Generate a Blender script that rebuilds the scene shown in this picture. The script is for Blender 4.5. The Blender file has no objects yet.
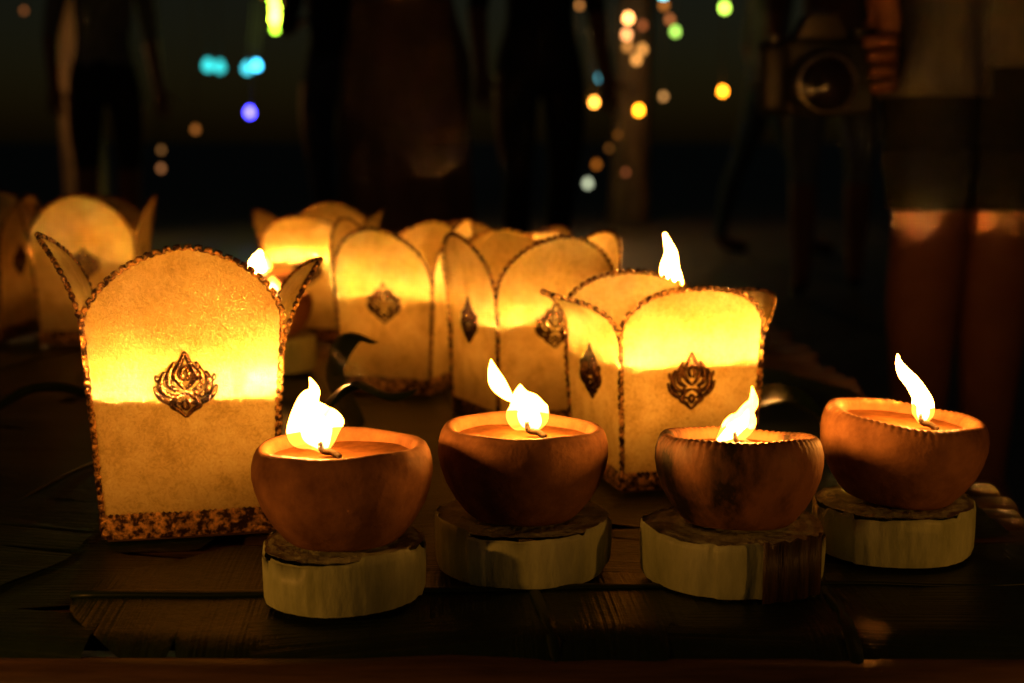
import bpy, bmesh, math, random
from mathutils import Vector, Matrix, noise
random.seed(7)
S = bpy.context.scene
S.view_settings.view_transform = 'Standard'
S.view_settings.look = 'None'
S.view_settings.exposure = 0
COL = S.collection
P = 0.38      # top of the low bamboo platform

# ------------------------------------------------------------------ helpers
def empty(name, loc=(0,0,0), rz=0.0):
    e = bpy.data.objects.new(name, None); e.location = loc; e.rotation_euler = (0,0,rz)
    e.empty_display_size = 0.05; COL.objects.link(e); return e

def mesh_obj(name, verts, faces, mat=None, parent=None, smooth=True, loc=(0,0,0)):
    me = bpy.data.meshes.new(name); me.from_pydata([tuple(v) for v in verts], [], faces); me.update()
    o = bpy.data.objects.new(name, me); COL.objects.link(o); o.location = loc
    if mat: me.materials.append(mat)
    if smooth:
        for p in me.polygons: p.use_smooth = True
    if parent: o.parent = parent
    return o

def newmat(name):
    m = bpy.data.materials.new(name); m.use_nodes = True
    nt = m.node_tree; nt.nodes.clear()
    out = nt.nodes.new('ShaderNodeOutputMaterial')
    return m, nt, out

def N(nt, t, **kw):
    n = nt.nodes.new(t)
    for k, v in kw.items():
        if k in n.inputs: n.inputs[k].default_value = v
        else: setattr(n, k, v)
    return n

def ramp(nt, stops):
    r = nt.nodes.new('ShaderNodeValToRGB')
    els = r.color_ramp.elements
    while len(els) < len(stops): els.new(0.5)
    for e, (p, c) in zip(els, stops):
        e.position = p; e.color = c if len(c) == 4 else (*c, 1)
    return r

def surf(name, c1, c2, rough=0.7, scale=20, bump=0.3, dist=0.002, metal=0.0, stretch=(1,1,1), spec=0.5, detail=6, rvar=0.15, lo=0.35, hi=0.65, coat=0):
    m, nt, out = newmat(name)
    tc = N(nt, 'ShaderNodeTexCoord'); mp = N(nt, 'ShaderNodeMapping'); mp.inputs['Scale'].default_value = stretch
    nt.links.new(tc.outputs['Object'], mp.inputs['Vector'])
    n1 = N(nt, 'ShaderNodeTexNoise', Scale=scale, Detail=detail, Roughness=0.65)
    nt.links.new(mp.outputs[0], n1.inputs['Vector'])
    r = ramp(nt, [(lo, c1), (hi, c2)]); nt.links.new(n1.outputs[0], r.inputs[0])
    n2 = N(nt, 'ShaderNodeTexNoise', Scale=scale*5, Detail=4); nt.links.new(mp.outputs[0], n2.inputs['Vector'])
    add = N(nt, 'ShaderNodeMath', operation='ADD'); nt.links.new(n1.outputs[0], add.inputs[0]); nt.links.new(n2.outputs[0], add.inputs[1])
    b = N(nt, 'ShaderNodeBump', Strength=bump, Distance=dist); nt.links.new(add.outputs[0], b.inputs['Height'])
    rr = N(nt, 'ShaderNodeMapRange'); rr.inputs[3].default_value = max(0.02, rough-rvar); rr.inputs[4].default_value = min(1, rough+rvar)
    nt.links.new(n2.outputs[0], rr.inputs[0])
    p = N(nt, 'ShaderNodeBsdfPrincipled', Metallic=metal)
    p.inputs['Specular IOR Level'].default_value = spec
    p.inputs['Coat Weight'].default_value = coat
    nt.links.new(r.outputs[0], p.inputs['Base Color']); nt.links.new(rr.outputs[0], p.inputs['Roughness']); nt.links.new(b.outputs[0], p.inputs['Normal'])
    nt.links.new(p.outputs[0], out.inputs[0])
    return m

def tube(path, radii, seg=8, flat=None):
    vs, fs = [], []; n = len(path)
    up0 = Vector((0,1,0))
    for i, p in enumerate(path):
        t = (path[min(i+1,n-1)] - path[max(i-1,0)]).normalized()
        a = t.cross(up0)
        if a.length < 1e-3: a = t.cross(Vector((1,0,0)))
        a.normalize(); b = a.cross(t).normalized()
        for k in range(seg):
            th = 2*math.pi*k/seg
            d = a*math.cos(th)*radii[i] + b*math.sin(th)*radii[i]
            if flat: d[flat[0]] *= flat[1]
            vs.append(p + d)
    for i in range(n-1):
        for k in range(seg):
            k2 = (k+1) % seg
            fs.append((i*seg+k, i*seg+k2, (i+1)*seg+k2, (i+1)*seg+k))
    fs.append(tuple(range(seg))[::-1]); fs.append(tuple((n-1)*seg+k for k in range(seg)))
    return vs, fs

def merge(parts):
    vs, fs = [], []
    for v, f in parts:
        o = len(vs); vs += list(v); fs += [tuple(i+o for i in q) for q in f]
    return vs, fs

def catmull(pts, n):
    pts = [tuple(p) for p in pts]; out = []
    P_ = [pts[0]] + pts + [pts[-1]]
    for i in range(1, len(P_)-2):
        for j in range(n):
            t = j/n
            out.append(tuple(0.5*((2*b)+(-a+c)*t+(2*a-5*b+4*c-d)*t*t+(-a+3*b-3*c+d)*t**3) for a,b,c,d in zip(P_[i-1],P_[i],P_[i+1],P_[i+2])))
    out.append(pts[-1]); return out

def box(cx, cy, cz, sx, sy, sz):
    v = [Vector((cx+a*sx/2, cy+b*sy/2, cz+c*sz/2)) for a in (-1,1) for b in (-1,1) for c in (-1,1)]
    f = [(0,1,3,2),(4,6,7,5),(0,4,5,1),(2,3,7,6),(0,2,6,4),(1,5,7,3)]
    return v, f

def revolve(prof, seg=64, rf=None, zf=None):
    vs, fs = [], []
    n = len(prof)
    for i, (r, z) in enumerate(prof):
        for k in range(seg):
            th = 2*math.pi*k/seg
            rr = r*(rf(th, i, z) if rf else 1); zz = z + (zf(th, i, r) if zf else 0)
            vs.append(Vector((rr*math.cos(th), rr*math.sin(th), zz)))
    for i in range(n-1):
        for k in range(seg):
            k2 = (k+1) % seg
            fs.append((i*seg+k, i*seg+k2, (i+1)*seg+k2, (i+1)*seg+k))
    return vs, fs

# ------------------------------------------------------------------ materials
M = {}
M['clay'] = surf('terracotta', (0.12,0.050,0.026), (0.38,0.18,0.088), rough=0.85, scale=30, bump=0.6, dist=0.0012, lo=0.3, hi=0.66, spec=.15, rvar=.1)
M['clay_dark'] = surf('sooty_terracotta', (0.018,0.010,0.007), (0.32,0.14,0.065), rough=0.68, scale=22, bump=0.7, dist=0.0012, lo=0.40, hi=0.60, stretch=(1,1,.55), spec=.35)
M['wax'] = surf('oil_wax', (0.09,0.035,0.012), (0.19,0.075,0.025), rough=0.88, scale=60, bump=0.25, dist=0.001, spec=.06, rvar=.05)
M['wick'] = surf('charred_wick', (0.01,0.008,0.006), (0.08,0.05,0.03), rough=0.9, scale=300, bump=0.6, dist=0.001)
M['stem'] = surf('banana_stem', (0.28,0.33,0.13), (0.68,0.76,0.44), rough=0.5, scale=17, bump=0.5, dist=0.0016, stretch=(2.2,2.2,0.7), lo=0.28, hi=0.62)
M['stem_top'] = surf('cut_stem', (0.28,0.29,0.14), (0.66,0.70,0.42), rough=0.8, scale=60, bump=0.6, dist=0.0014, spec=.15)
M['stem_dry'] = surf('dry_sheath', (0.02,0.014,0.008), (0.09,0.055,0.025), rough=0.5, scale=30, bump=0.6, dist=0.0015, stretch=(5,5,0.6))
M['gold'] = surf('gold_foil', (0.035,0.014,0.006), (0.80,0.44,0.15), rough=0.33, scale=230, bump=0.8, dist=0.0012, metal=0.75, lo=0.45, hi=0.62)
M['orn'] = surf('gold_ornament', (0.025,0.010,0.004), (0.26,0.12,0.03), rough=0.28, scale=200, bump=0.5, dist=0.0006, metal=0.8, lo=0.42, hi=0.72)
M['bamboo'] = surf('bamboo', (0.035,0.021,0.009), (0.12,0.07,0.028), rough=0.42, scale=14, bump=0.3, dist=0.001, stretch=(0.6,8,8))
M['ground'] = surf('ground_earth', (0.03,0.024,0.018), (0.10,0.08,0.055), rough=0.5, scale=3, bump=0.6, dist=0.03)
M['bark'] = surf('bark', (0.04,0.028,0.018), (0.16,0.11,0.07), rough=0.85, scale=9, bump=0.8, dist=0.02, stretch=(1,1,0.3))
M['leaf'] = surf('tree_leaf', (0.03,0.06,0.015), (0.08,0.13,0.03), rough=0.5, scale=5)
M['skin'] = surf('skin', (0.28,0.12,0.075), (0.34,0.155,0.095), rough=0.55, scale=18, bump=0.15, dist=0.001, spec=.3)
M['hair'] = surf('hair', (0.008,0.006,0.005), (0.02,0.015,0.012), rough=0.45, scale=60, bump=0.8, dist=0.004, stretch=(1,1,0.2))
M['black'] = surf('black_cloth', (0.010,0.009,0.010), (0.022,0.02,0.02), rough=0.9, scale=30, bump=0.4, dist=0.004)
M['brown'] = surf('brown_cloth', (0.16,0.08,0.05), (0.28,0.15,0.10), rough=0.9, scale=12, bump=0.5, dist=0.006, stretch=(1,1,0.3))
M['grey'] = surf('grey_cloth', (0.16,0.16,0.16), (0.30,0.30,0.29), rough=0.9, scale=14, bump=0.5, dist=0.006, stretch=(1,1,0.4))
M['blue'] = surf('blue_cloth', (0.04,0.05,0.08), (0.08,0.10,0.15), rough=0.9, scale=14, bump=0.5, dist=0.006, stretch=(1,1,0.4))
M['eye'] = surf('eye_white', (0.6,0.58,0.55), (0.7,0.68,0.65), rough=0.2)
M['plastic'] = surf('camera_body', (0.014,0.014,0.015), (0.032,0.032,0.034), rough=0.40, scale=300, bump=0.5, dist=0.0008)
M['metal'] = surf('camera_ring', (0.25,0.25,0.25), (0.4,0.4,0.4), rough=0.3, metal=0.8, scale=50)
M['cable'] = surf('cable', (0.01,0.01,0.01), (0.02,0.02,0.02), rough=0.6)
m, nt, out = newmat('lens_glass')
p = N(nt,'ShaderNodeBsdfPrincipled', Roughness=0.10); p.inputs['Base Color'].default_value=(0.008,0.006,0.012,1); p.inputs['Specular IOR Level'].default_value=.2
nt.links.new(p.outputs[0], out.inputs[0]); M['glass']=m

def paper():
    m, nt, out = newmat('mulberry_paper')
    tc = N(nt,'ShaderNodeTexCoord')
    n1 = N(nt,'ShaderNodeTexNoise', Scale=45, Detail=8, Roughness=0.7); nt.links.new(tc.outputs['Object'], n1.inputs['Vector'])
    n2 = N(nt,'ShaderNodeTexNoise', Scale=260, Detail=5, Roughness=0.75, Distortion=2.5); nt.links.new(tc.outputs['Object'], n2.inputs['Vector'])
    mul = N(nt,'ShaderNodeMath', operation='MULTIPLY'); nt.links.new(n1.outputs[0], mul.inputs[0]); nt.links.new(n2.outputs[0], mul.inputs[1])
    r = ramp(nt, [(0.14,(0.52,0.37,0.12)),(0.25,(0.78,0.63,0.28)),(0.38,(0.90,0.79,0.42))]); nt.links.new(mul.outputs[0], r.inputs[0])
    b = N(nt,'ShaderNodeBump', Strength=0.7, Distance=0.0008); nt.links.new(n2.outputs[0], b.inputs['Height'])
    d = N(nt,'ShaderNodeBsdfDiffuse'); t = N(nt,'ShaderNodeBsdfTranslucent')
    for s in (d,t):
        nt.links.new(r.outputs[0], s.inputs['Color']); nt.links.new(b.outputs[0], s.inputs['Normal'])
    mx = N(nt,'ShaderNodeMixShader'); mx.inputs[0].default_value = 0.38
    nt.links.new(d.outputs[0], mx.inputs[1]); nt.links.new(t.outputs[0], mx.inputs[2]); nt.links.new(mx.outputs[0], out.inputs[0])
    return m
M['paper'] = paper()

def vol(name, col, st):
    """glowing gas: emission from the volume of the flame"""
    m, nt, out = newmat(name)
    e = N(nt,'ShaderNodeEmission'); e.inputs[0].default_value=(*col,1); e.inputs[1].default_value=st
    nt.links.new(e.outputs[0], out.inputs['Volume'])
    return m
M['mantle'] = vol('flame_mantle', (1.0,0.31,0.03), 90)
M['core'] = vol('flame_core', (1.0,0.58,0.20), 170)
M['tipv'] = vol('flame_tip', (1.0,0.34,0.03), 100)
def bulbmat(col, st):
    m, nt, out = newmat('bulb_glow'); e = N(nt,'ShaderNodeEmission'); e.inputs[0].default_value=(*col,1); e.inputs[1].default_value=st
    nt.links.new(e.outputs[0], out.inputs[0]); m.cycles.emission_sampling='NONE'; return m

# ------------------------------------------------------------------ flame / lamp / lantern
def flame(parent, base, pts, watt=.8, yflat=0.7, extra=None, soft=.007, lift=0):
    pp = catmull([(x,z,r) for x,z,r in pts], 5)
    path = [Vector((base[0]+a, base[1], base[2]+b)) for a,b,_ in pp]
    rad = [max(c,0.0002) for *_,c in pp]
    v,f = tube(path, [r*1.08 for r in rad], 18, flat=(1,yflat)); mesh_obj('flame_mantle', v, f, M['mantle'], parent)
    n = len(path); k0 = int(n*.06); k1 = int(n*.70)
    v,f = tube([q for q in path[k0:k1]], [r*.62*(1-((i/(k1-k0-1)))**3) +.0001 for i,r in enumerate(rad[k0:k1])], 16, flat=(1,yflat)); mesh_obj('flame_core', v, f, M['core'], parent)
    if extra:
        pe = catmull(extra, 5)
        pa = [Vector((base[0]+a, base[1], base[2]+b)) for a,b,_ in pe]
        v,f = tube(pa, [max(c,0.0002) for *_,c in pe], 14, flat=(1,yflat)); mesh_obj('flame_tip', v, f, M['tipv'], parent)
    l = bpy.data.lights.new('flame_light','POINT'); l.energy = watt; l.color = (1.0,0.36,0.045); l.shadow_soft_size = soft
    o = bpy.data.objects.new('flame_light', l); COL.objects.link(o); o.parent = parent
    q = path[int(n*.5)]; o.location = (q.x, q.y, max(q.z, base[2]+.014)+lift)

FL_DEFAULT = [(0,0,.0025),(0,.008,.0068),(-.001,.018,.0068),(0,.030,.0048),(.001,.042,.0022),(.0015,.052,.0003)]

def clay_lamp(x, y, s=1.0, base_r=.043, base_h=.028, tilt=(0,0), fl=FL_DEFAULT, fbase=(0,0), watt=.8, extra=None, serr=0.0, dark=False, z0=P+0.005, base_off=(0,0), strip=False, seed=0, soft=.007, lift=0):
    """clay oil lamp standing on a slice of banana stem"""
    rnd = random.Random(seed)
    stem = empty('banana_stem_slice', (x+base_off[0], y+base_off[1], z0), rnd.uniform(0,6))
    lobes = [(rnd.uniform(0,6.28), rnd.uniform(.03,.09)) for _ in range(6)]
    def rf(th, i, z):
        r = 1 + .025*math.sin(2*th+seed) + .012*math.sin(5*th+seed*2)
        for a, d in lobes:
            q = ((th-a) % 6.283)/6.283
            r += d*(1-q)*0.5*(1 if q < .5 else 0.3) - d*.22
        return r + .003*math.sin(37*th+z*40) + .003*rnd.uniform(-1,1)
    def zf(th, i, r):
        z = .0010*math.sin(3*th+seed)+.0008*noise.noise(Vector((math.cos(th)*6,math.sin(th)*6,seed)))
        for a, d in lobes[:4]:
            q = ((th-a) % 6.283)
            if q < 1.4: z -= .0016*d/.05
        return z if i >= 4 else 0
    br = base_r
    prof = [(br*.96,0),(br*.99,.004),(br,.5*base_h),(br*1.0,.85*base_h),(br*.995,base_h-.0012),(br*.975,base_h)]
    v,f = revolve(prof, 160, rf, zf); mesh_obj('stem_side', v, f, M['stem'], stem)
    rings = [(br*.975,base_h-.0010)]
    rr = br*.95
    while rr > .004:
        rings.append((rr, base_h-rnd.uniform(.0008,.0018))); rr -= .0026
    rings.append((.0005, base_h-.001))
    v,f = revolve(rings, 120, lambda th,i,z: (rf(th,0,0) if i<2 else 1 + .025*math.sin(2*th+seed)+.012*math.sin(5*th+seed*2)+.02*noise.noise(Vector((math.cos(th)*3,math.sin(th)*3,i*.3+seed)))), zf=lambda th,i,r: .0009*noise.noise(Vector((r*300*math.cos(th),r*300*math.sin(th),seed))))
    mesh_obj('stem_cut_face', v, f, M['stem_top'], stem)
    if strip:
        vs, fs = [], []
        a0 = -math.radians(82)-stem.rotation_euler[2]; K=14
        for k in range(K+1):
            th = a0 + k/K*math.radians(44)
            r_ = br*1.10 + .0012*math.sin(k*1.7)
            for zz in (0.0, base_h*.5, base_h+.002+.001*math.sin(k*2)):
                vs.append(Vector((r_*math.cos(th), r_*math.sin(th), zz)))
        for k in range(K):
            for j in range(2): fs.append((k*3+j,(k+1)*3+j,(k+1)*3+j+1,k*3+j+1))
        o = mesh_obj('dry_sheath', vs, fs, M['stem_dry'], stem)
        so = o.modifiers.new('s','SOLIDIFY'); so.thickness=.0015
    lamp = empty('clay_oil_lamp', (x, y, z0+base_h-.0005))
    lamp.rotation_euler = (math.radians(tilt[0]), math.radians(tilt[1]), 0)
    lamp.scale = (s,s,s)
    prof = [(.0005,0),(.024,0),(.0275,.0006),(.0310,.0035),(.0365,.0105),(.0412,.0185),(.0440,.0265),(.0453,.034),(.0451,.0395),(.0440,.0440),(.0425,.0468),(.0408,.0481),(.0388,.0484),(.0368,.0474),(.0358,.0455),(.0352,.0425),(.0345,.040)]
    ph = rnd.uniform(0,6)
    def rf2(th,i,z): return 1+.012*math.sin(2*th+ph)+.006*math.sin(3*th+ph*2)+.006*noise.noise(Vector((math.cos(th)*2.5,math.sin(th)*2.5,z*80+seed)))+(serr*.007*math.sin(64*th) if 10<=i<=12 else 0)
    def zf2(th,i,r): return (.0006*math.sin(2*th+ph)+.0004*math.sin(5*th)+(serr*.0004*math.sin(64*th) if 11<=i<=13 else 0))*(1 if i>6 else 0)
    v,f = revolve(prof, 256, rf2, zf2); mesh_obj('bowl', v, f, M['clay_dark'] if dark else M['clay'], lamp)
    n = 16; rings = [(.0356*(1-k/n)+.0003, .0424-.0004*min(1,k/3)) for k in range(n+1)]
    v,f = revolve(rings, 64, None, lambda th,i,r: .0006*noise.noise(Vector((r*60*math.cos(th), r*60*math.sin(th), seed)))); mesh_obj('wax', v, f, M['wax'], lamp)
    fx, fy = fbase
    wp = catmull([(fx+.010,fy-.002,.0425),(fx+.006,fy,.0445),(fx+.001,fy,.0455),(fx,fy,.0500)],4)
    v,f = tube([Vector(q) for q in wp],[.0016,.0016,.0017,.0017,.0018,.0016,.0018,.0016,.0016,.0015,.0014,.0012,.001],8)
    mesh_obj('wick', v, f, M['wick'], lamp)
    flame(lamp, (fx,fy,.0450), fl, watt, extra=extra, soft=soft, lift=lift)
    return lamp

def ornament(parent, T):
    strokes = []
    def st(pts, w): strokes.append((pts, w))
    for s in (-1,1):
        st([(0,.024),(s*.0030,.015),(s*.0060,.008),(s*.0035,.001),(0,-.003)], .0015)
        st([(0,.014),(s*.0022,.008),(s*.0008,.003)], .0012)
        st([(s*.004,-.004),(s*.0095,.000),(s*.0095,.008),(s*.0062,.0165)], .0016)
        st([(s*.0082,.010),(s*.0070,.007),(s*.0068,.003)], .0011)
        st([(s*.005,-.009),(s*.0125,-.005),(s*.0145,.002),(s*.0120,.0100)], .0017)
        st([(s*.0135,.004),(s*.0165,.004),(s*.0172,.008)], .0011)
        st([(s*.003,-.013),(s*.010,-.012),(s*.0160,-.007),(s*.0185,.000)], .0015)
        st([(s*.0095,-.006),(s*.0065,-.007),(s*.006,-.003)], .0011)
        st([(0,-.023),(s*.004,-.018),(s*.0085,-.014),(s*.0045,-.008),(0,-.006)], .0014)
        st([(0,-.018),(s*.002,-.014),(0,-.010)], .0011)
    parts = []
    for pts, w in strokes:
        pp = catmull(pts, 5); n = len(pp)
        path = [T(a, b, .0007) for a,b in pp]
        rad = [w*(.30+.9*math.sin(math.pi*min(.95,(i+.6)/n))**.7) for i in range(n)]
        parts.append(tube(path, rad, 6))
    v,f = merge(parts); mesh_obj('kanok_ornament', v, f, M['orn'], parent)

def paper_lantern(x, y, rz=0, wb=.094, wt=.106, h=.155, va=.76, curls=(.004,.018,.004,.018), orn=True, watt=.6, fl=FL_DEFAULT, lamp=True, inner_off=(0,0), seed=0, z0=P+0.005, hs=(1,1,1,1), shp=(1,1,1,1), lh=.024, soft=.022, lift=.032):
    L = empty('paper_lantern', (x,y,z0), math.radians(rz))
    rnd = random.Random(seed)
    for k in range(4):   # 0 front(-Y) 1 right(+X) 2 back 3 left
        c, s_ = math.cos(k*math.pi/2), math.sin(k*math.pi/2)
        curl = curls[k]; hh = h*(1+rnd.uniform(-.02,.02))*hs[k]; skew = rnd.uniform(-.003,.003)
        def hw(v):
            if v <= va: return (wb+(wt-wb)*v/va)/2
            q = (v-va)/(1-va); return max(.0006, wt/2*(max(0,1-q**1.8))**(.56*shp[k]))
        def F(u, v, off=0):
            X = u*hw(v)+skew*max(0,v-va)*4
            o = wb/2+(wt-wb)/2*min(v,1.0)/va + curl*max(0,(v-va*.85)/(1-va*.85))**2
            o += .0020*math.sin(3.1*v+k+seed)*math.cos(u*1.5)*(1-abs(u)**4) + .0024*noise.noise(Vector((u*2,v*3,seed+k)))+off
            a, b = X, -o
            return Vector((a*c-b*s_, a*s_+b*c, v*hh-(curl*.35*max(0,(v-va)/(1-va))**2)))
        NU = 20; vs = []
        vv = [va*j/24 for j in range(24)] + [va+(1-va)*math.sin(math.pi/2*j/20) for j in range(21)]
        for v in vv:
            for i in range(NU+1): vs.append(F(-1+2*i/NU, v))
        fs = [(j*(NU+1)+i, j*(NU+1)+i+1, (j+1)*(NU+1)+i+1, (j+1)*(NU+1)+i) for j in range(len(vv)-1) for i in range(NU)]
        mesh_obj('paper_panel', vs, fs, M['paper'], L)
        outl = [F(-1.0,v,.0004) for v in vv] + [F(1.0,v,.0004) for v in reversed(vv)]
        dense = []
        for a,b in zip(outl[:-1],outl[1:]):
            n = max(1,int((b-a).length/.0008))
            for t in range(n): dense.append(a.lerp(b,t/n))
        cen = F(0,.45)
        path, rad = [], []
        for i,q in enumerate(dense):
            w = 1 if (i//3)%2 else -1
            d = (q-cen).normalized()
            path.append(q + d*(.0008*w+rnd.uniform(-.0003,.0003))); rad.append(.0011+.0004*w+rnd.uniform(0,.0004))
        v,f = tube(path, rad, 6); mesh_obj('foil_trim', v, f, M['gold'], L)
        vs, fs = [], []
        K=60
        for i in range(K+1):
            u = -1+2*i/K
            for j,(vz,of) in enumerate(((0,.0016),(.03,.0022),(.07,.0020),(.085+.006*(i%2),.0008))):
                vs.append(F(u*1.01, vz, of+.0004*rnd.uniform(-1,1)))
        for i in range(K):
            for j in range(3): fs.append((i*4+j,(i+1)*4+j,(i+1)*4+j+1,i*4+j+1))
        mesh_obj('foil_band', vs, fs, M['gold'], L)
        if orn:
            ornament(L, lambda a,b,o: F(a*.92/hw(.5), .53+b*.80/hh, o+.0006))
    v,f = box(0,0,-.0005,wb*.98,wb*.98,.003); mesh_obj('base_board', v, f, M['bamboo'], L, smooth=False)
    if lamp:
        clay_lamp(x+inner_off[0], y+inner_off[1], s=.62, base_r=.028, base_h=lh, fl=fl, watt=watt, seed=seed+50, z0=z0+.002, soft=soft, lift=lift)
    return L

# --- the four lamps in front
clay_lamp(-.0838,.690, s=1.0, base_r=.0412, tilt=(-1,-1), fbase=(-.010,-.004), seed=1, watt=.45,
    fl=[(.002,0,.002),(.001,.004,.0070),(-.001,.009,.0130),(-.0030,.015,.0128),(-.0045,.021,.0086),(-.0045,.026,.0050),(-.0020,.031,.0026),(-.0040,.037,.0003)])
clay_lamp(.005,.735, s=1.0, base_r=.047, tilt=(-1,1), fbase=(.002,0), seed=2, base_off=(0,.002), watt=.50,
    fl=[(.004,0,.002),(.003,.004,.0084),(.000,.010,.0106),(-.0015,.015,.0082),(-.0035,.020,.0042),(-.004,.0250,.0003)],
    extra=[(-.006,.0150,.0003),(-.0105,.019,.0028),(-.0155,.025,.0044),(-.0180,.031,.0032),(-.0195,.038,.0003)])
clay_lamp(.117,.718, s=.955, base_r=.0475, tilt=(-6,1.0), fbase=(-.003,-.004), seed=3, serr=1, dark=True, base_off=(-.002,.004), strip=True, watt=.50,
    fl=[(-.010,.0,.0008),(-.006,.0022,.0040),(-.001,.006,.0068),(.0045,.011,.0066),(.0065,.017,.0038),(.0095,.022,.0026),(.0085,.030,.0003)])
clay_lamp(.213,.772, s=.99, base_r=.0435, tilt=(1,6), fbase=(.006,-.006), seed=4, serr=1, base_off=(.0,-.002), watt=.55,
    fl=[(.001,0,.002),(.001,.005,.0055),(-.0002,.011,.0056),(-.0025,.016,.0044),(-.0075,.022,.0038),(-.0130,.027,.0032),(-.0165,.032,.0018),(-.0180,.037,.0003)])
# --- lamps standing further back
clay_lamp(.140,1.25, base_r=.044, seed=11, base_h=.034, watt=.5,
    fl=[(0,0,.003),(0,.008,.0078),(.001,.020,.0080),(-.001,.034,.0066),(.000,.046,.0040),(-.003,.056,.0018),(-.006,.064,.0003)])
clay_lamp(-.266,1.50, seed=12, base_h=.042, s=.9, watt=.25, fl=[(0,0,.005),(0,.007,.010),(0,.014,.011),(0,.021,.007),(0,.028,.0005)])
clay_lamp(-.236,1.395, seed=13, s=.85, base_h=.034, watt=.25, fl=[(0,0,.004),(0,.005,.008),(0,.011,.009),(0,.017,.005),(0,.022,.0005)])
# --- low benches out of view, their lamps added as front fill light
def fill_bench(x, y, sx, sy):
    B = empty('unseen_fill_bench',(x,y,0)); parts=[]
    n=int(sy/.032)
    for i in range(n):
        yy=-sy/2+(i+.5)*sy/n
        pa=[Vector((-sx/2+sx*t/20,yy,P-.013)) for t in range(21)]
        parts.append(tube(pa,[.0135*(1.08 if (t+i*2)%7==0 else 1) for t in range(21)],12))
    for a in (-1,1):
        pa=[Vector((a*(sx/2-.03),-sy/2+sy*t/8,P-.044)) for t in range(9)]; parts.append(tube(pa,[.017]*9,12))
        for b in (-1,1):
            pa=[Vector((a*(sx/2-.03),b*(sy/2-.03),P*t/8*.9)) for t in range(9)]; parts.append(tube([q+Vector((0.0005*i,0,0)) for i,q in enumerate(pa)],[.018]*9,12))
    v,f=merge(parts); mesh_obj('slats',v,f,M['bamboo'],B)
fill_bench(-.60,.40,.50,.30); fill_bench(.62,.40,.50,.30)
clay_lamp(-.43,.46,seed=21,watt=1.7); clay_lamp(-.60,.38,seed=22,watt=1.1); clay_lamp(.45,.46,seed=23,watt=.65); clay_lamp(.62,.40,seed=24,watt=.45)  # unseen lamps added to light the lamp stands and lanterns from the front

# --- lanterns
paper_lantern(-.195,.840, rz=12.5, wb=.094, wt=.1090, h=.169, va=.74, curls=(.002,.023,.002,.023), watt=.05, inner_off=(.000,.008), seed=1, hs=(1,.95,.82,1.05), shp=(1.08,1.3,1,1.3))
paper_lantern(.101,.955, rz=18, wb=.092, wt=.100, h=.129, va=.80, curls=(.003,.026,.006,.030), watt=.15, seed=2, inner_off=(.006,-.008), hs=(1,1,1.03,1.04), shp=(.75,1,1,1))
paper_lantern(.014,1.145, rz=24, wb=.092, wt=.102, h=.156, va=.70, curls=(.010,.020,.014,.012), watt=.18, seed=3)
paper_lantern(-.098,1.30, rz=-20, wb=.084, wt=.096, h=.154, va=.66, curls=(.014,.010,.012,.012), watt=.15, seed=4)
paper_lantern(-.222,1.64, rz=-8, wb=.090, wt=.104, h=.150, va=.70, curls=(.03,.02,.012,.02), watt=.15, seed=5)
paper_lantern(-.012,1.42, rz=35, wb=.090, wt=.104, h=.143, va=.68, curls=(.02,.02,.012,.02), watt=.22, seed=6)
paper_lantern(-.478,1.62, rz=6, wb=.100, wt=.112, h=.168, va=.68, curls=(.006,.012,.02,.02), watt=.006, seed=7)
paper_lantern(-.620,1.64, rz=-6, wb=.100, wt=.112, h=.165, va=.68, curls=(.006,.012,.012,.02), watt=.006, seed=8)

# ------------------------------------------------------------------ bamboo platform
plat = empty('bamboo_platform', (0,0,0))
XL, XR, Y0, Y1 = -1.35, .325, .640, 1.80
parts = []
y = Y0
i = 0
while y < Y1:
    w = random.uniform(.026,.034); vs, fs = [], []
    K, J = 40, 6
    zj = random.uniform(-.0015,.0)
    ex = random.uniform(-.012,.012)
    for a in range(K+1):
        X = XL+(XR+ex-XL)*a/K
        node = .0015 if (a+i*3) % 9 == 0 else 0
        for b in range(J+1):
            t = math.pi*b/J
            vs.append(Vector((X, y+w/2-math.cos(t)*(w/2-.001), P-.006+zj+(math.sin(t))*(.004+node)+.0006*math.sin(X*9+i))))
    for a in range(K):
        for b in range(J): fs.append((a*(J+1)+b,(a+1)*(J+1)+b,(a+1)*(J+1)+b+1,a*(J+1)+b+1))
    fs.append(tuple(range(J,-1,-1))); fs.append(tuple(K*(J+1)+b for b in range(J+1)))
    parts.append((vs,fs)); y += w; i += 1
v,f = merge(parts); mesh_obj('slats', v, f, M['bamboo'], plat)
def pole(x0,y0,z0,x1,y1,z1,r,n=40,nodes=9):
    pa = [Vector((x0,y0,z0)).lerp(Vector((x1,y1,z1)), t/n) for t in range(n+1)]
    return tube(pa, [r*(1.10 if t%nodes==4 else 1.0)*(1+.01*math.sin(t)) for t in range(n+1)], 16)
parts = [pole(XL,.617,P-.020,XR+.03,.622,P-.020,.0155), pole(XL,.600,P-.052,XR+.03,.603,P-.050,.016), pole(XL,Y1,P-.03,XR+.03,Y1,P-.03,.018), pole(XL,1.2,P-.034,XR,1.2,P-.034,.02)]
parts += [pole(xx,.66,P-.034,xx,Y1,P-.034,.018) for xx in (XL+.05,XR-.03)]
for xx in (XL+.05,XR-.03):
    for yy in (.69,Y1-.06): parts.append(pole(xx,yy,0,xx+.001,yy,P-.03,.022,20,7))
v,f = merge(parts); mesh_obj('poles', v, f, M['bamboo'], plat)

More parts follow.
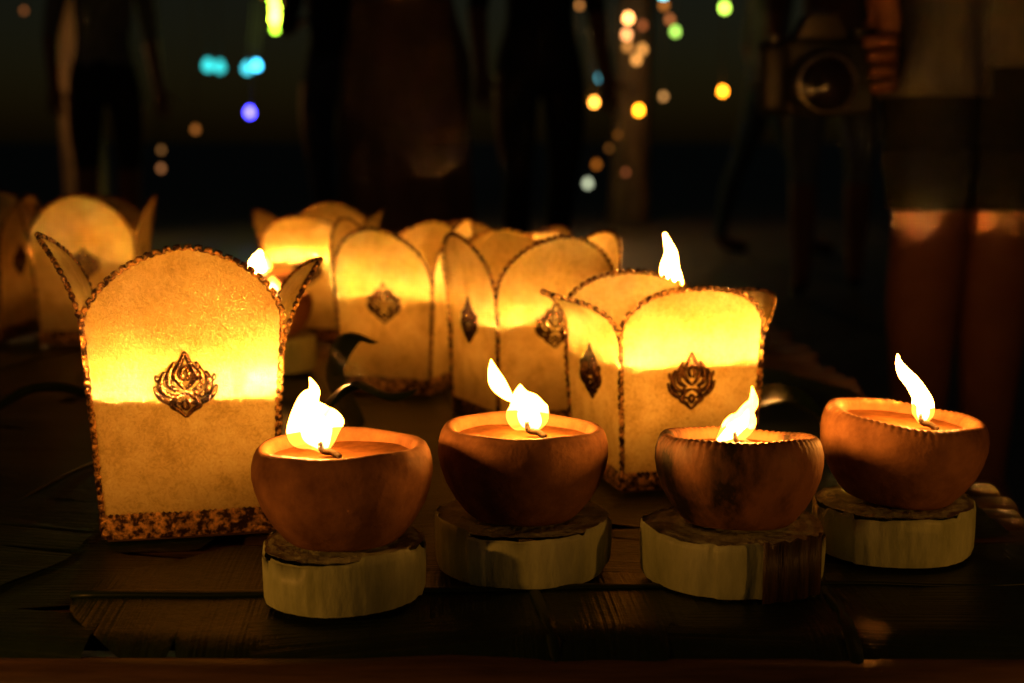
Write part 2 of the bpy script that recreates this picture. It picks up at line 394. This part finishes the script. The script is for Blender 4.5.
def leafmat():
    m, nt, out = newmat('banana_leaf')
    uv = N(nt,'ShaderNodeUVMap'); uv.uv_map='UVMap'
    mp = N(nt,'ShaderNodeMapping'); mp.inputs['Scale'].default_value=(130,1.0,1); nt.links.new(uv.outputs[0], mp.inputs['Vector'])
    w = N(nt,'ShaderNodeTexNoise', Scale=1.0, Detail=2, Roughness=.5, Distortion=.1); nt.links.new(mp.outputs[0], w.inputs['Vector'])
    n = N(nt,'ShaderNodeTexNoise', Scale=7, Detail=6, Roughness=.7); nt.links.new(uv.outputs[0], n.inputs['Vector'])
    r = ramp(nt, [(0.3,(0.006,0.015,0.005)),(0.6,(0.014,0.028,0.009)),(0.8,(0.022,0.032,0.011))]); nt.links.new(n.outputs[0], r.inputs[0])
    mx = N(nt,'ShaderNodeMix', data_type='RGBA', blend_type='MULTIPLY'); mx.inputs[0].default_value=.3
    wr = ramp(nt, [(0.38,(.3,.3,.3)),(0.62,(1,1,1))]); nt.links.new(w.outputs[0], wr.inputs[0])
    nt.links.new(r.outputs[0], mx.inputs[6]); nt.links.new(wr.outputs[0], mx.inputs[7])
    b1 = N(nt,'ShaderNodeBump', Strength=.6, Distance=.0018); nt.links.new(w.outputs[0], b1.inputs['Height'])
    b2 = N(nt,'ShaderNodeBump', Strength=.5, Distance=.004); nt.links.new(n.outputs[0], b2.inputs['Height']); nt.links.new(b1.outputs[0], b2.inputs['Normal'])
    p = N(nt,'ShaderNodeBsdfPrincipled', Roughness=.42); p.inputs['Specular IOR Level'].default_value=.3
    nt.links.new(mx.outputs[2], p.inputs['Base Color']); nt.links.new(b2.outputs[0], p.inputs['Normal']); nt.links.new(p.outputs[0], out.inputs[0])
    return m
M['bleaf'] = leafmat()
def banana_leaf(x, y, rz, L, W, z, seed):
    rnd = random.Random(seed); o = empty('banana_leaf')
    K, J = 150, 22; vs, fs, uvs = [], [], []
    c, s = math.cos(math.radians(rz)), math.sin(math.radians(rz))
    splits = {-1:[rnd.uniform(.1,.9) for _ in range(5)], 1:[rnd.uniform(.1,.9) for _ in range(5)]}
    for a in range(K+1):
        t = a/K; env = min(1,(t/.12)**.5 if t>0 else 0)*min(1,((1-t)/.2)**.6 if t<1 else 0)
        for b in range(J+1):
            q = -1+2*b/J; sd = 1 if q>=0 else -1
            e = env*(1+.03*math.sin(t*23+sd*seed))
            for sp in splits[sd]:
                e *= 1-.35*math.exp(-((t-sp)/.006)**2)*(abs(q)**2)
            lx = (t-.5)*L; ly = q*W/2*e
            zz = z + .0030*noise.noise(Vector((lx*9,ly*9,seed)))*1.4 - .002*abs(q)**.5+.004*abs(q)**3*noise.noise(Vector((lx*25,sd*3,seed)))+.0022
            X = x+lx*c-ly*s; Y = y+lx*s+ly*c
            zz = max(zz, P+.0004*seed*.3)
            if Y < Y0: 
                d = Y0-Y; zz -= d*d*16+.12*d
            if X > XR: d = X-XR; zz -= d*d*12
            vs.append(Vector((X,Y,zz))); uvs.append((t*L*3, ly*3))
    for a in range(K):
        for b in range(J): fs.append((a*(J+1)+b,(a+1)*(J+1)+b,(a+1)*(J+1)+b+1,a*(J+1)+b+1))
    ob = mesh_obj('blade', vs, fs, M['bleaf'], o)
    ul = ob.data.uv_layers.new(name='UVMap')
    for lp in ob.data.loops: ul.data[lp.index].uv = uvs[lp.vertex_index]
    mid = [vs[a*(J+1)+J//2]+Vector((0,0,.0005)) for a in range(0,K+1,3)]
    v,f = tube(mid, [.0036*(1-.8*i/len(mid))+.0005 for i in range(len(mid))], 8, flat=(2,.45)); mesh_obj('midrib', v, f, M['bleaf'], o)
banana_leaf(-.30,.98, 82, 1.00, .30, P+.0005, 1)
banana_leaf(-.02,.95, 97, .95, .28, P+.001, 2)
banana_leaf(.17,1.00, 88, .98, .26, P+.0018, 3)
banana_leaf(-.58,1.15, 75, 1.1, .32, P+.0010, 4)
banana_leaf(-.40,.76, 78, .40, .30, P+.0022, 5)
banana_leaf(.08,.700, 3, .60, .17, P+.0016, 6)
banana_leaf(-.9,1.1, 85, 1.0, .30, P+.0010, 8)
def curled_leaf(ctrl, w, seed):
    """torn strip of banana leaf arching up off the platform"""
    o = empty('banana_leaf'); pp = catmull(ctrl, 12); n=len(pp); J=10; vs=[]; fs=[]; uvs=[]
    for i,q in enumerate(pp):
        q=Vector(q); t=(Vector(pp[min(i+1,n-1)])-Vector(pp[max(i-1,0)])).normalized()
        a=Vector((0.25,1,.35*math.sin(i*.12+seed))); a=(a-t*a.dot(t)).normalized(); nn=a.cross(t)
        u=i/(n-1); ww=w*(math.sin(math.pi*min(1,.12+.88*u))**.6+.05) if u<1 else w*.05
        for j in range(J+1):
            s=-1+2*j/J; vs.append(q+a*s*ww+nn*(abs(s)**1.5*ww*.35)); uvs.append((u*.35,s*ww*3))
    for i in range(n-1):
        for j in range(J): fs.append((i*(J+1)+j,(i+1)*(J+1)+j,(i+1)*(J+1)+j+1,i*(J+1)+j+1))
    ob=mesh_obj('blade',vs,fs,M['bleaf'],o); ul=ob.data.uv_layers.new(name='UVMap')
    for lp in ob.data.loops: ul.data[lp.index].uv=uvs[lp.vertex_index]
curled_leaf([(-.150,.98,P+.006),(-.132,.97,P+.046),(-.108,.96,P+.066),(-.084,.95,P+.060),(-.064,.94,P+.064)],.016,1)
curled_leaf([(-.120,1.08,P+.006),(-.140,1.07,P+.05),(-.125,1.06,P+.085),(-.100,1.05,P+.080)],.018,2)
curled_leaf([(-.30,1.10,P+.006),(-.33,1.09,P+.03),(-.37,1.08,P+.036),(-.41,1.07,P+.012)],.016,3)
curled_leaf([(.245,1.02,P+.006),(.215,1.05,P+.030),(.190,1.09,P+.026),(.175,1.13,P+.006)],.016,5)

# ------------------------------------------------------------------ ground, sky
v,f = [], []
G=60
for a in range(G+1):
    for b in range(G+1):
        gx = (a/G-.5); gy = (b/G-.5)
        X = math.copysign(abs(gx*2)**3*250, gx); Y = 4+math.copysign(abs(gy*2)**3*250, gy)
        v.append(Vector((X,Y, .02*noise.noise(Vector((X*.7,Y*.7,0)))-.012)))
for a in range(G):
    for b in range(G): f.append((a*(G+1)+b,(a+1)*(G+1)+b,(a+1)*(G+1)+b+1,a*(G+1)+b+1))
mesh_obj('ground', v, f, M['ground'])

W = bpy.data.worlds.new('World'); S.world = W; W.use_nodes = True
nt = W.node_tree; bg = nt.nodes['Background']
sky = nt.nodes.new('ShaderNodeTexSky'); sky.sky_type='NISHITA'; sky.sun_disc=False
sky.sun_elevation = math.radians(4); sky.sun_rotation = math.radians(200)
nt.links.new(sky.outputs[0], bg.inputs[0]); bg.inputs[1].default_value = 0.0024

# thin smoke drifting off the lamps
def smoke(pts, w, seed):
    pp = catmull(pts, 12); vs=[]; fs=[]; uv=[]; J=8
    for i,(x,y,z) in enumerate(pp):
        t=i/(len(pp)-1); ww=w*(.3+1.2*t)
        a=.6+1.4*math.sin(t*4+seed)
        for j in range(J+1):
            q=(j/J-.5)*2; vs.append(Vector((x+q*ww*math.cos(a)*.4, y+q*ww*math.sin(a), z+q*ww*.8))); uv.append((t,j/J))
    for i in range(len(pp)-1):
        for j in range(J): fs.append((i*(J+1)+j,(i+1)*(J+1)+j,(i+1)*(J+1)+j+1,i*(J+1)+j+1))
    o=mesh_obj('smoke_wisp',vs,fs,M['smoke']); ul=o.data.uv_layers.new(name='UVMap')
    for lp in o.data.loops: ul.data[lp.index].uv=uv[lp.vertex_index]
m, nt, out = newmat('smoke')
uvn=N(nt,'ShaderNodeUVMap'); uvn.uv_map='UVMap'; sp=N(nt,'ShaderNodeSeparateXYZ'); nt.links.new(uvn.outputs[0],sp.inputs[0])
def edge(o):
    a=N(nt,'ShaderNodeMath',operation='MULTIPLY'); nt.links.new(o,a.inputs[0]); a.inputs[1].default_value=math.pi
    b=N(nt,'ShaderNodeMath',operation='SINE'); nt.links.new(a.outputs[0],b.inputs[0]); return b
e1=edge(sp.outputs[0]); e2=edge(sp.outputs[1]); mm=N(nt,'ShaderNodeMath',operation='MULTIPLY'); nt.links.new(e1.outputs[0],mm.inputs[0]); nt.links.new(e2.outputs[0],mm.inputs[1])
m2=N(nt,'ShaderNodeMath',operation='MULTIPLY'); nt.links.new(mm.outputs[0],m2.inputs[0]); m2.inputs[1].default_value=.14
tr=N(nt,'ShaderNodeBsdfTransparent'); tl=N(nt,'ShaderNodeBsdfTranslucent'); tl.inputs[0].default_value=(.8,.8,.8,1)
mx=N(nt,'ShaderNodeMixShader'); nt.links.new(m2.outputs[0],mx.inputs[0]); nt.links.new(tr.outputs[0],mx.inputs[1]); nt.links.new(tl.outputs[0],mx.inputs[2]); nt.links.new(mx.outputs[0],out.inputs[0])
M['smoke']=m
smoke([(-.110,.74,P+.126),(-.098,.75,P+.120),(-.086,.755,P+.108),(-.070,.76,P+.100),(-.054,.77,P+.106)],.0050,1)

# ------------------------------------------------------------------ people
def skinmesh(name, nodes, edges, parent, mats, matfn, levels=2, root=0):
    me = bpy.data.meshes.new(name+'_rig'); me.from_pydata([n[0] for n in nodes], edges, []); 
    ob = bpy.data.objects.new(name, me); COL.objects.link(ob)
    sk = ob.modifiers.new('skin','SKIN'); sk.use_smooth_shade=True
    if not me.skin_vertices: bpy.context.view_layer.update()
    for i,n in enumerate(nodes):
        r = n[1]; me.skin_vertices[0].data[i].radius = (r,r) if not isinstance(r,tuple) else r
        me.skin_vertices[0].data[i].use_root = (i==root)
    sb = ob.modifiers.new('sub','SUBSURF'); sb.levels=levels; sb.render_levels=levels
    bpy.context.view_layer.update()
    dg = bpy.context.evaluated_depsgraph_get()
    me2 = bpy.data.meshes.new_from_object(ob.evaluated_get(dg))
    bpy.data.objects.remove(ob)
    o = bpy.data.objects.new(name, me2); COL.objects.link(o); o.parent = parent
    me2.materials.clear()
    for m_ in mats: me2.materials.append(m_)
    for p in me2.polygons: p.use_smooth=True; p.material_index = matfn(p.center)
    return o

def head(parent, c, yaw, pitch=0, hair_long=False):
    h = empty('head', c); h.parent = parent; h.rotation_euler=(pitch,0,yaw)
    def blob(name, cx, sc, mat, fn=None, seg=28):
        bm = bmesh.new(); bmesh.ops.create_uvsphere(bm, u_segments=seg, v_segments=seg//2+4, radius=1)
        for v_ in bm.verts:
            q = v_.co.copy()
            if fn: q = fn(q)
            v_.co = Vector((q.x*sc[0]+cx[0], q.y*sc[1]+cx[1], q.z*sc[2]+cx[2]))
        me = bpy.data.meshes.new(name); bm.to_mesh(me); bm.free(); me.materials.append(mat)
        for p in me.polygons: p.use_smooth=True
        o = bpy.data.objects.new(name, me); COL.objects.link(o); o.parent=h
    def skull(q):
        if q.z<0: q.x *= 1+.30*q.z; 
        if q.z<-.2 and q.y>0: q.y *= .7
        if q.y<-.7 and abs(q.x)<.22 and -.25<q.z<.12: q.y -= .20*(1-abs(q.x)/.22)*(1-(q.z+.25)/.37*.8)
        if q.y<-.6 and .02<q.z<.25 and .18<abs(q.x)<.55: q.y += .07
        return q
    blob('face',(0,0,0),(.074,.093,.113),M['skin'],skull,48)
    blob('hair',(0,.012,.018),(.080,.094,.106),M['hair'],lambda q: Vector((q.x, max(q.y,-.62) if q.z<.5 else q.y, max(q.z,-.45 if not hair_long else -1.5))) if q.y>-.3 or q.z>.35 else Vector((q.x*.9,q.y*.55,max(q.z,.3))))
    for s in (-1,1):
        blob('ear',(s*.076,.008,-.005),(.010,.018,.030),M['skin'],None,12)
        blob('eye',(s*.029,-.078,.010),(.012,.010,.008),M['eye'],None,12)
        blob('iris',(s*.029,-.087,.010),(.005,.003,.005),M['hair'],None,10)
        blob('brow',(s*.030,-.088,.030),(.016,.005,.003),M['hair'],None,10)
    blob('lips',(0,-.084,-.052),(.022,.010,.007),M['skin'],None,12)

def hand_nodes(nodes, edges, wi, w, d, side, curl=.5, outv=Vector((0,-1,0))):
    d = d.normalized(); lat = outv.cross(d).normalized() if outv.cross(d).length>1e-3 else Vector((1,0,0)); nrm = d.cross(lat).normalized()
    pi = len(nodes); nodes.append((tuple(w+d*.045),(.036,.017))); edges.append((wi,pi))
    p2 = len(nodes); nodes.append((tuple(w+d*.080),(.036,.014))); edges.append((pi,p2))
    for k,(o,l) in enumerate(((-.030,.060),(-.010,.072),(.010,.078),(.030,.070))):
        b = w+d*.088+lat*o; last=p2; dd=d.copy(); q=b
        for j in range(3):
            i=len(nodes); nodes.append((tuple(q),.0088-.001*j)); edges.append((last,i)); last=i
            dd=(dd+nrm*curl*.5*side).normalized(); q=q+dd*l/2.4
    last=pi; q=w+d*.03+lat*.038; dd=(d*.6+lat*.8).normalized()
    for j in range(3):
        i=len(nodes); nodes.append((tuple(q),.0100-.001*j)); edges.append((last,i)); last=i; q=q+dd*.026; dd=(dd+d*.4).normalized()

def standing_person(name, x, y, rz, mats, zsk, zpant, sc=1.0, legdx=0.0, stride=.0, arms=0, hair_long=False, holds=None):
    E = empty(name, (x,y,0), math.radians(rz)); E.scale=(sc,)*3
    n = [((0,0,.95),(.150,.105)), ((0,0,1.08),(.130,.095)), ((0,-.01,1.26),(.155,.105)), ((0,0,1.40),(.12,.08)), ((0,0,1.475),.055), ((0,-.012,1.56),.052)]
    e = [(0,1),(1,2),(2,3),(3,4),(4,5)]
    for s in (-1,1):
        b=len(n); st=stride*s
        n += [((s*.095,0,.88),(.098,.100)),((s*(.11+legdx),-.01+st*.4,.66),(.076,.084)),((s*(.112+legdx),-.015+st*.8,.50),(.055,.060)),((s*(.112+legdx),.012+st,.36),(.054,.060)),((s*(.11+legdx),.015+st*1.2,.20),(.041,.044)),((s*(.11+legdx),.02+st*1.3,.085),.035),((s*(.115+legdx),-.04+st*1.3,.045),(.038,.034)),((s*(.125+legdx),-.15+st*1.3,.030),(.040,.024))]
        e += [(0,b),(b,b+1),(b+1,b+2),(b+2,b+3),(b+3,b+4),(b+4,b+5),(b+5,b+6),(b+6,b+7)]
        b=len(n); 
        el=(s*.24,.03,1.12); wr=(s*.25,-.05,.88)
        if arms: el=(s*.25,-.02,1.12); wr=(s*.10,-.22,1.18)
        if holds and s<0: el=(-.255,-.05,1.095); wr=tuple(holds+Vector((.078,.010,.165)))
        n += [((s*.185,0,1.385),.062),((s*.215,.015,1.26),.050),(el,.041),(wr,.028)]
        e += [(3,b),(b,b+1),(b+1,b+2),(b+2,b+3)]
        if holds and s<0:   # hand closed round the side of the camera it carries
            h=holds; pi=len(n); n.append(((h.x+.092,h.y+.012,h.z+.105),(.030,.020))); e.append((b+3,pi))
            p2=len(n); n.append(((h.x+.100,h.y+.012,h.z+.062),(.032,.018))); e.append((pi,p2))
            for k in range(4):
                z=h.z+.048-.0195*k; last=p2
                for q,r in (((h.x+.097,h.y-.012,z),.0098),((h.x+.088,h.y-.036,z-.002),.0092),((h.x+.068,h.y-.042,z-.004),.0086),((h.x+.050+.004*k,h.y-.038,z-.006),.0078)):
                    i=len(n); n.append((q,r)); e.append((last,i)); last=i
            last=pi
            for q,r in (((h.x+.084,h.y+.040,h.z+.075),.0108),((h.x+.066,h.y+.042,h.z+.052),.0098),((h.x+.052,h.y+.040,h.z+.034),.0085)):
                i=len(n); n.append((q,r)); e.append((last,i)); last=i
        else:
            w=Vector(wr); d=(w-Vector(el)); hand_nodes(n,e,b+3,w,d,-s, .4, Vector((0,-1,0)) if not arms else Vector((0,0,1)))
    def mf(c):
        if c.z>1.47: return 0
        if abs(c.x)>.17 and c.z<1.12: return 0
        if arms and c.y<-.13: return 0
        if c.z<.045: return 3
        if c.z<zsk: return 0
        if c.z<zpant: return 1
        return 2
    skinmesh('body', n, e, E, [M['skin'],mats[0],mats[1],M['black']], mf)
    head(E,(0,-.02,1.655),0,0,hair_long)
    return E

def garment(parent, name, rings, mat, seg=40, fold=.004, thick=.004, nf=9):
    vs, fs = [], []
    rr=[]
    for a,b in zip(rings[:-1],rings[1:]):
        for t in range(6): rr.append(tuple(p+(q-p)*t/6 for p,q in zip(a,b)))
    rr.append(rings[-1])
    for i,(cx,cy,z,rx,ry) in enumerate(rr):
        for k in range(seg):
            th=2*math.pi*k/seg; w=fold*i/len(rr)*math.sin(nf*th+z*9)+fold*.8*noise.noise(Vector((math.cos(th)*2,math.sin(th)*2,z*9)))
            vs.append(Vector((cx+(rx+w)*math.cos(th),cy+(ry+w)*math.sin(th),z)))
    for i in range(len(rr)-1):
        for k in range(seg): fs.append((i*seg+k,i*seg+(k+1)%seg,(i+1)*seg+(k+1)%seg,(i+1)*seg+k))
    o=mesh_obj(name,vs,fs,mat,parent); m_=o.modifiers.new('s','SOLIDIFY'); m_.thickness=thick

# person standing on the right, a camera carried low in the hand
PX, PY = .672, 2.12
cx, cy, cz = .400, 1.90, .690
PR = standing_person('standing_person', PX, PY, 0, (M['black'],M['blue']), .515, 1.0, 1.0, legdx=-.058, holds=Vector((cx-PX, cy-PY, cz)))
for s in (-1,1):
    garment(PR,'shorts_leg',[(s*.075,0,.90,.095,.110),(s*.066,-.005,.80,.078,.100),(s*.060,-.010,.690+.02*s,.078,.098)],M['grey'],fold=.007)
    garment(PR,'tights_hem',[(s*.056,-.010,.60,.070,.078),(s*.054,-.012,.508,.061,.066)],M['black'],fold=.003,thick=.003)
garment(PR,'shorts_waist',[(0,0,1.03,.165,.125),(0,0,.95,.175,.135),(0,0,.875,.170,.130)],M['grey'])
# background people
sk = standing_person('standing_person', -.32, 4.3, 160, (M['brown'],M['brown']), .10, 1.0, 1.0, legdx=-.02, stride=.03, arms=1)
garment(sk,'long_skirt',[(0,0,1.02,.15,.12),(0,0,.85,.19,.15),(0,0,.45,.20,.17),(0,0,.16,.22,.18)],M['brown'],fold=.02)
standing_person('standing_person', .10, 5.2, 20, (M['black'],M['black']), .09, 1.0, .95, stride=.06)
standing_person('standing_person', -.80, 6.6, -150, (M['blue'],M['black']), .09, 1.0, .97, stride=.08, arms=1)
standing_person('standing_person', -1.86, 6.6, 30, (M['black'],M['grey']), .50, 1.0, .95, stride=.05)
standing_person('standing_person', 1.25, 5.6, 170, (M['grey'],M['brown']), .45, 1.0, .98, stride=.12)
standing_person('standing_person', 1.35, 7.6, 100, (M['blue'],M['grey']), .09, 1.0, 1.0, stride=.15)
standing_person('standing_person', -2.6, 6.0, 60, (M['brown'],M['black']), .09, 1.0, 1.0, stride=.15)

CAM = empty('digital_camera',(cx,cy,cz)); CAM.scale=(1.12,)*3
def bev(name,bx,mat,w=.006):
    v,f=bx; o=mesh_obj(name,v,f,mat,CAM,smooth=True); b=o.modifiers.new('b','BEVEL'); b.width=w; b.segments=3
    return o
bev('body',box(0,0,0,.135,.050,.088),M['plastic'],.010)
bev('grip',box(-.054,-.022,-.002,.030,.034,.080),M['plastic'],.010)
v = [Vector(q) for q in ((-.032,-.030,.042),(.032,-.030,.042),(.032,.024,.042),(-.032,.024,.042),(-.018,-.034,.072),(.018,-.034,.072),(.018,.020,.072),(-.018,.020,.072))]
bev('viewfinder_prism',(v,[(3,2,1,0),(4,5,6,7),(0,1,5,4),(1,2,6,5),(2,3,7,6),(3,0,4,7)]),M['plastic'],.004)
bev('hot_shoe',box(0,-.005,.074,.020,.020,.004),M['metal'],.001)
def ringY(name,prof,mat,c=(0,0,0)):
    v,f=revolve(prof,48); v=[Vector((q.x+c[0],-q.z+c[1],q.y+c[2])) for q in v]; mesh_obj(name,v,f,mat,CAM)
lc=(-.006,-.024,-.010)
ringY('lens_barrel',[(.0355,0),(.0355,.012),(.034,.013),(.034,.030),(.0365,.031),(.0365,.055),(.034,.058),(.0325,.066),(.0315,.066),(.030,.060),(.020,.052)],M['plastic'],lc)
ringY('lens_ring',[(.0372,.033),(.0375,.035),(.0372,.037)],M['metal'],lc)
ringY('filter_ring',[(.0329,.0655),(.0332,.0675),(.0312,.0675)],M['metal'],lc)
ringY('glass',[(.030,.0595),(.024,.063),(.014,.0655),(.0005,.0665)],M['glass'],lc)
v,f=revolve([(.0005,.012),(.011,.012),(.012,.010),(.012,0)],32); mesh_obj('mode_dial',v,f,M['plastic'],CAM,loc=(.048,0,.044))
v,f=revolve([(.0005,.008),(.006,.008),(.007,.006),(.007,0)],24); mesh_obj('shutter_button',v,f,M['metal'],CAM,loc=(-.054,-.020,.040))

# ------------------------------------------------------------------ string lights, trees
SL = empty('string_lights',(0,10,0))
cab = catmull([(-6,0,3.6),(-3,0,3.1),(0,0,2.95),(3,0,3.1),(6,0,3.6)],10)
parts=[tube([Vector(q) for q in cab],[.008]*len(cab),6)]
bulbs = [(-1.63,1.50,(0.65,1,.04),12,.040),(-1.63,1.43,(0.7,1,.04),14,.045),(-1.64,1.57,(0.5,1,.04),10,.040),(-1.63,1.36,(0.5,1,.04),4,.035),
 (-2.10,1.11,(.05,.75,.75),.8,.06),(-2.02,1.10,(.05,.75,.75),.7,.06),(-1.83,1.09,(.08,.75,.9),1.0,.05),(-1.765,1.11,(.06,.6,1),4,.04),(-1.82,.79,(.05,.04,1),12,.04),
 (.56,1.355,(1,.55,.17),15,.040),(.80,1.43,(1,.38,.10),6,.04),(.79,1.32,(1,.38,.12),2.5,.04),(.60,1.20,(1,.5,.15),.8,.04),(.62,1.03,(.15,.6,.7),1.2,.05),(.57,.86,(1,.35,.04),7,.036),
 (.88,.805,(1,.30,.01),8,.040),(1.46,.935,(1,.28,.01),8,.038),(1.125,1.34,(.4,.75,.1),2.0,.04),(1.46,1.50,(.5,.85,.08),3.5,.045),(.53,.30,(.5,.55,.35),1.2,.04),(1.04,1.60,(.1,.8,.9),3,.05),
 (.86,1.15,(1,.4,.08),1.2,.04),(.90,1.22,(1,.4,.08),1.0,.04),(-2.75,1.1,(1,.45,.08),1.0,.04),(-1.2,1.0,(1,.4,.1),.6,.03),(.45,1.02,(1,.4,.1),.8,.03),(1.05,.9,(1,.45,.12),.8,.03),(-2.62,.55,(1,.45,.1),1.0,.03)]
bulbs=[(a,b,c,d*2.2,e*.62) for a,b,c,d,e in bulbs]
rb=random.Random(5)
for _ in range(16): bulbs.append((rb.uniform(.3,1.1),rb.uniform(.2,1.6),(1,rb.uniform(.25,.42),rb.uniform(.02,.08)),rb.uniform(.4,1.8),rb.uniform(.012,.026)))
for _ in range(8): bulbs.append((rb.uniform(-3.5,-.9),rb.uniform(.2,1.6),(1,rb.uniform(.3,.5),rb.uniform(.03,.12)),rb.uniform(.3,.8),rb.uniform(.012,.022)))
for i,(bx,bz,c,st,r) in enumerate(bulbs):
    bm=bmesh.new(); bmesh.ops.create_uvsphere(bm,u_segments=16,v_segments=10,radius=r)
    for v_ in bm.verts:
        if v_.co.z>0: v_.co.z*=1.4; v_.co.x*=.9; v_.co.y*=.9
    me=bpy.data.meshes.new('bulb'); bm.to_mesh(me); bm.free(); me.materials.append(bulbmat(c,st))
    for p in me.polygons: p.use_smooth=True
    o=bpy.data.objects.new('bulb',me); COL.objects.link(o); o.parent=SL; o.location=(bx,0,bz)
    if bx<-1.6 and bx>-1.9: o.location=(bx*.88,-1.2,.61+(bz-.61)*.88)
    ox,oy,oz=o.location
    zt=2.95+abs(ox)**1.7*.03
    parts.append(tube([Vector((ox,oy+.03,oz+r*1.2)),Vector((ox,oy*.5+.03,(oz+zt)/2)),Vector((ox,0.031,zt))],[.004]*3,6))
v,f=merge(parts); mesh_obj('cable',v,f,M['cable'],SL)

def tree(x,y,h,seed,low):
    rnd=random.Random(seed); T=empty('tree',(x,y,0))
    parts=[]; tips=[]
    tr=catmull([(0,0,-.1),(.05*rnd.uniform(-1,1),0,h*.3),(.12*rnd.uniform(-1,1),.05,h*.6),(.2*rnd.uniform(-1,1),0,h)],6)
    parts.append(tube([Vector(q) for q in tr],[.16*(1-.7*i/len(tr))+(.06 if i==0 else 0) for i in range(len(tr))],14))
    for k in range(13):
        b=Vector(tr[int(len(tr)*rnd.uniform(.45,.98))]); a=rnd.uniform(0,6.28); l=rnd.uniform(.8,1.9)
        e1=b+Vector((math.cos(a)*l*.5,math.sin(a)*l*.5,l*.35)); e2=b+Vector((math.cos(a)*l,math.sin(a)*l,l*.3*rnd.uniform(-.6,1.2)))
        parts.append(tube([Vector(q) for q in catmull([b,e1,e2],5)],[.045*(1-.85*i/10) for i in range(11)],7)); tips += [e1,e2,(e1+e2)/2]
    v,f=merge(parts); mesh_obj('trunk',v,f,M['bark'],T)
    vs,fs=[],[]
    for t in tips:
        cs=rnd.uniform(.25,.5)
        for _ in range(90):
            d=Vector((rnd.gauss(0,1),rnd.gauss(0,1),rnd.gauss(0,.7)))*cs*.5; c=t+d
            if c.z<low: continue
            u=Vector((rnd.gauss(0,1),rnd.gauss(0,1),rnd.gauss(0,1))).normalized(); w=u.orthogonal().normalized(); s=rnd.uniform(.03,.06)
            i=len(vs); vs+=[c-u*s*1.5,c+w*s*.6,c+u*s*1.5,c-w*s*.6]; fs.append((i,i+1,i+2,i+3))
    mesh_obj('crown',vs,fs,M['leaf'],T,smooth=False)
tree(-2.75,9.3,4.2,1,1.50); tree(.86,10.6,4.8,2,1.9); tree(-6,11,5,3,1.6); tree(6,11,5,4,1.6); tree(3.2,9.5,4.5,5,1.7)

def pt(name,loc,col,w,r=.08):
    l=bpy.data.lights.new(name,'POINT'); l.energy=w; l.color=col; l.shadow_soft_size=r
    o=bpy.data.objects.new(name,l); COL.objects.link(o); o.location=loc
pt('backdrop_light',(-1.43,8.6,1.35),(.8,.9,.2),9)
pt('backdrop_light',(.70,9.7,1.15),(1,.50,.16),7)
pt('backdrop_light',(-2.9,8.6,1.0),(1,.45,.12),12)  # added to light the left tree trunk, not one of the bulbs

# ------------------------------------------------------------------ camera
cam=bpy.data.cameras.new('Camera'); co=bpy.data.objects.new('Camera',cam); COL.objects.link(co)
co.location=(0,0,P+.23); co.rotation_euler=(math.radians(90-8.1),0,0)
cam.lens=50; cam.sensor_width=36; cam.clip_start=.02; cam.clip_end=2000
cam.dof.use_dof=True; cam.dof.focus_distance=.735; cam.dof.aperture_fstop=7.0
S.camera=co
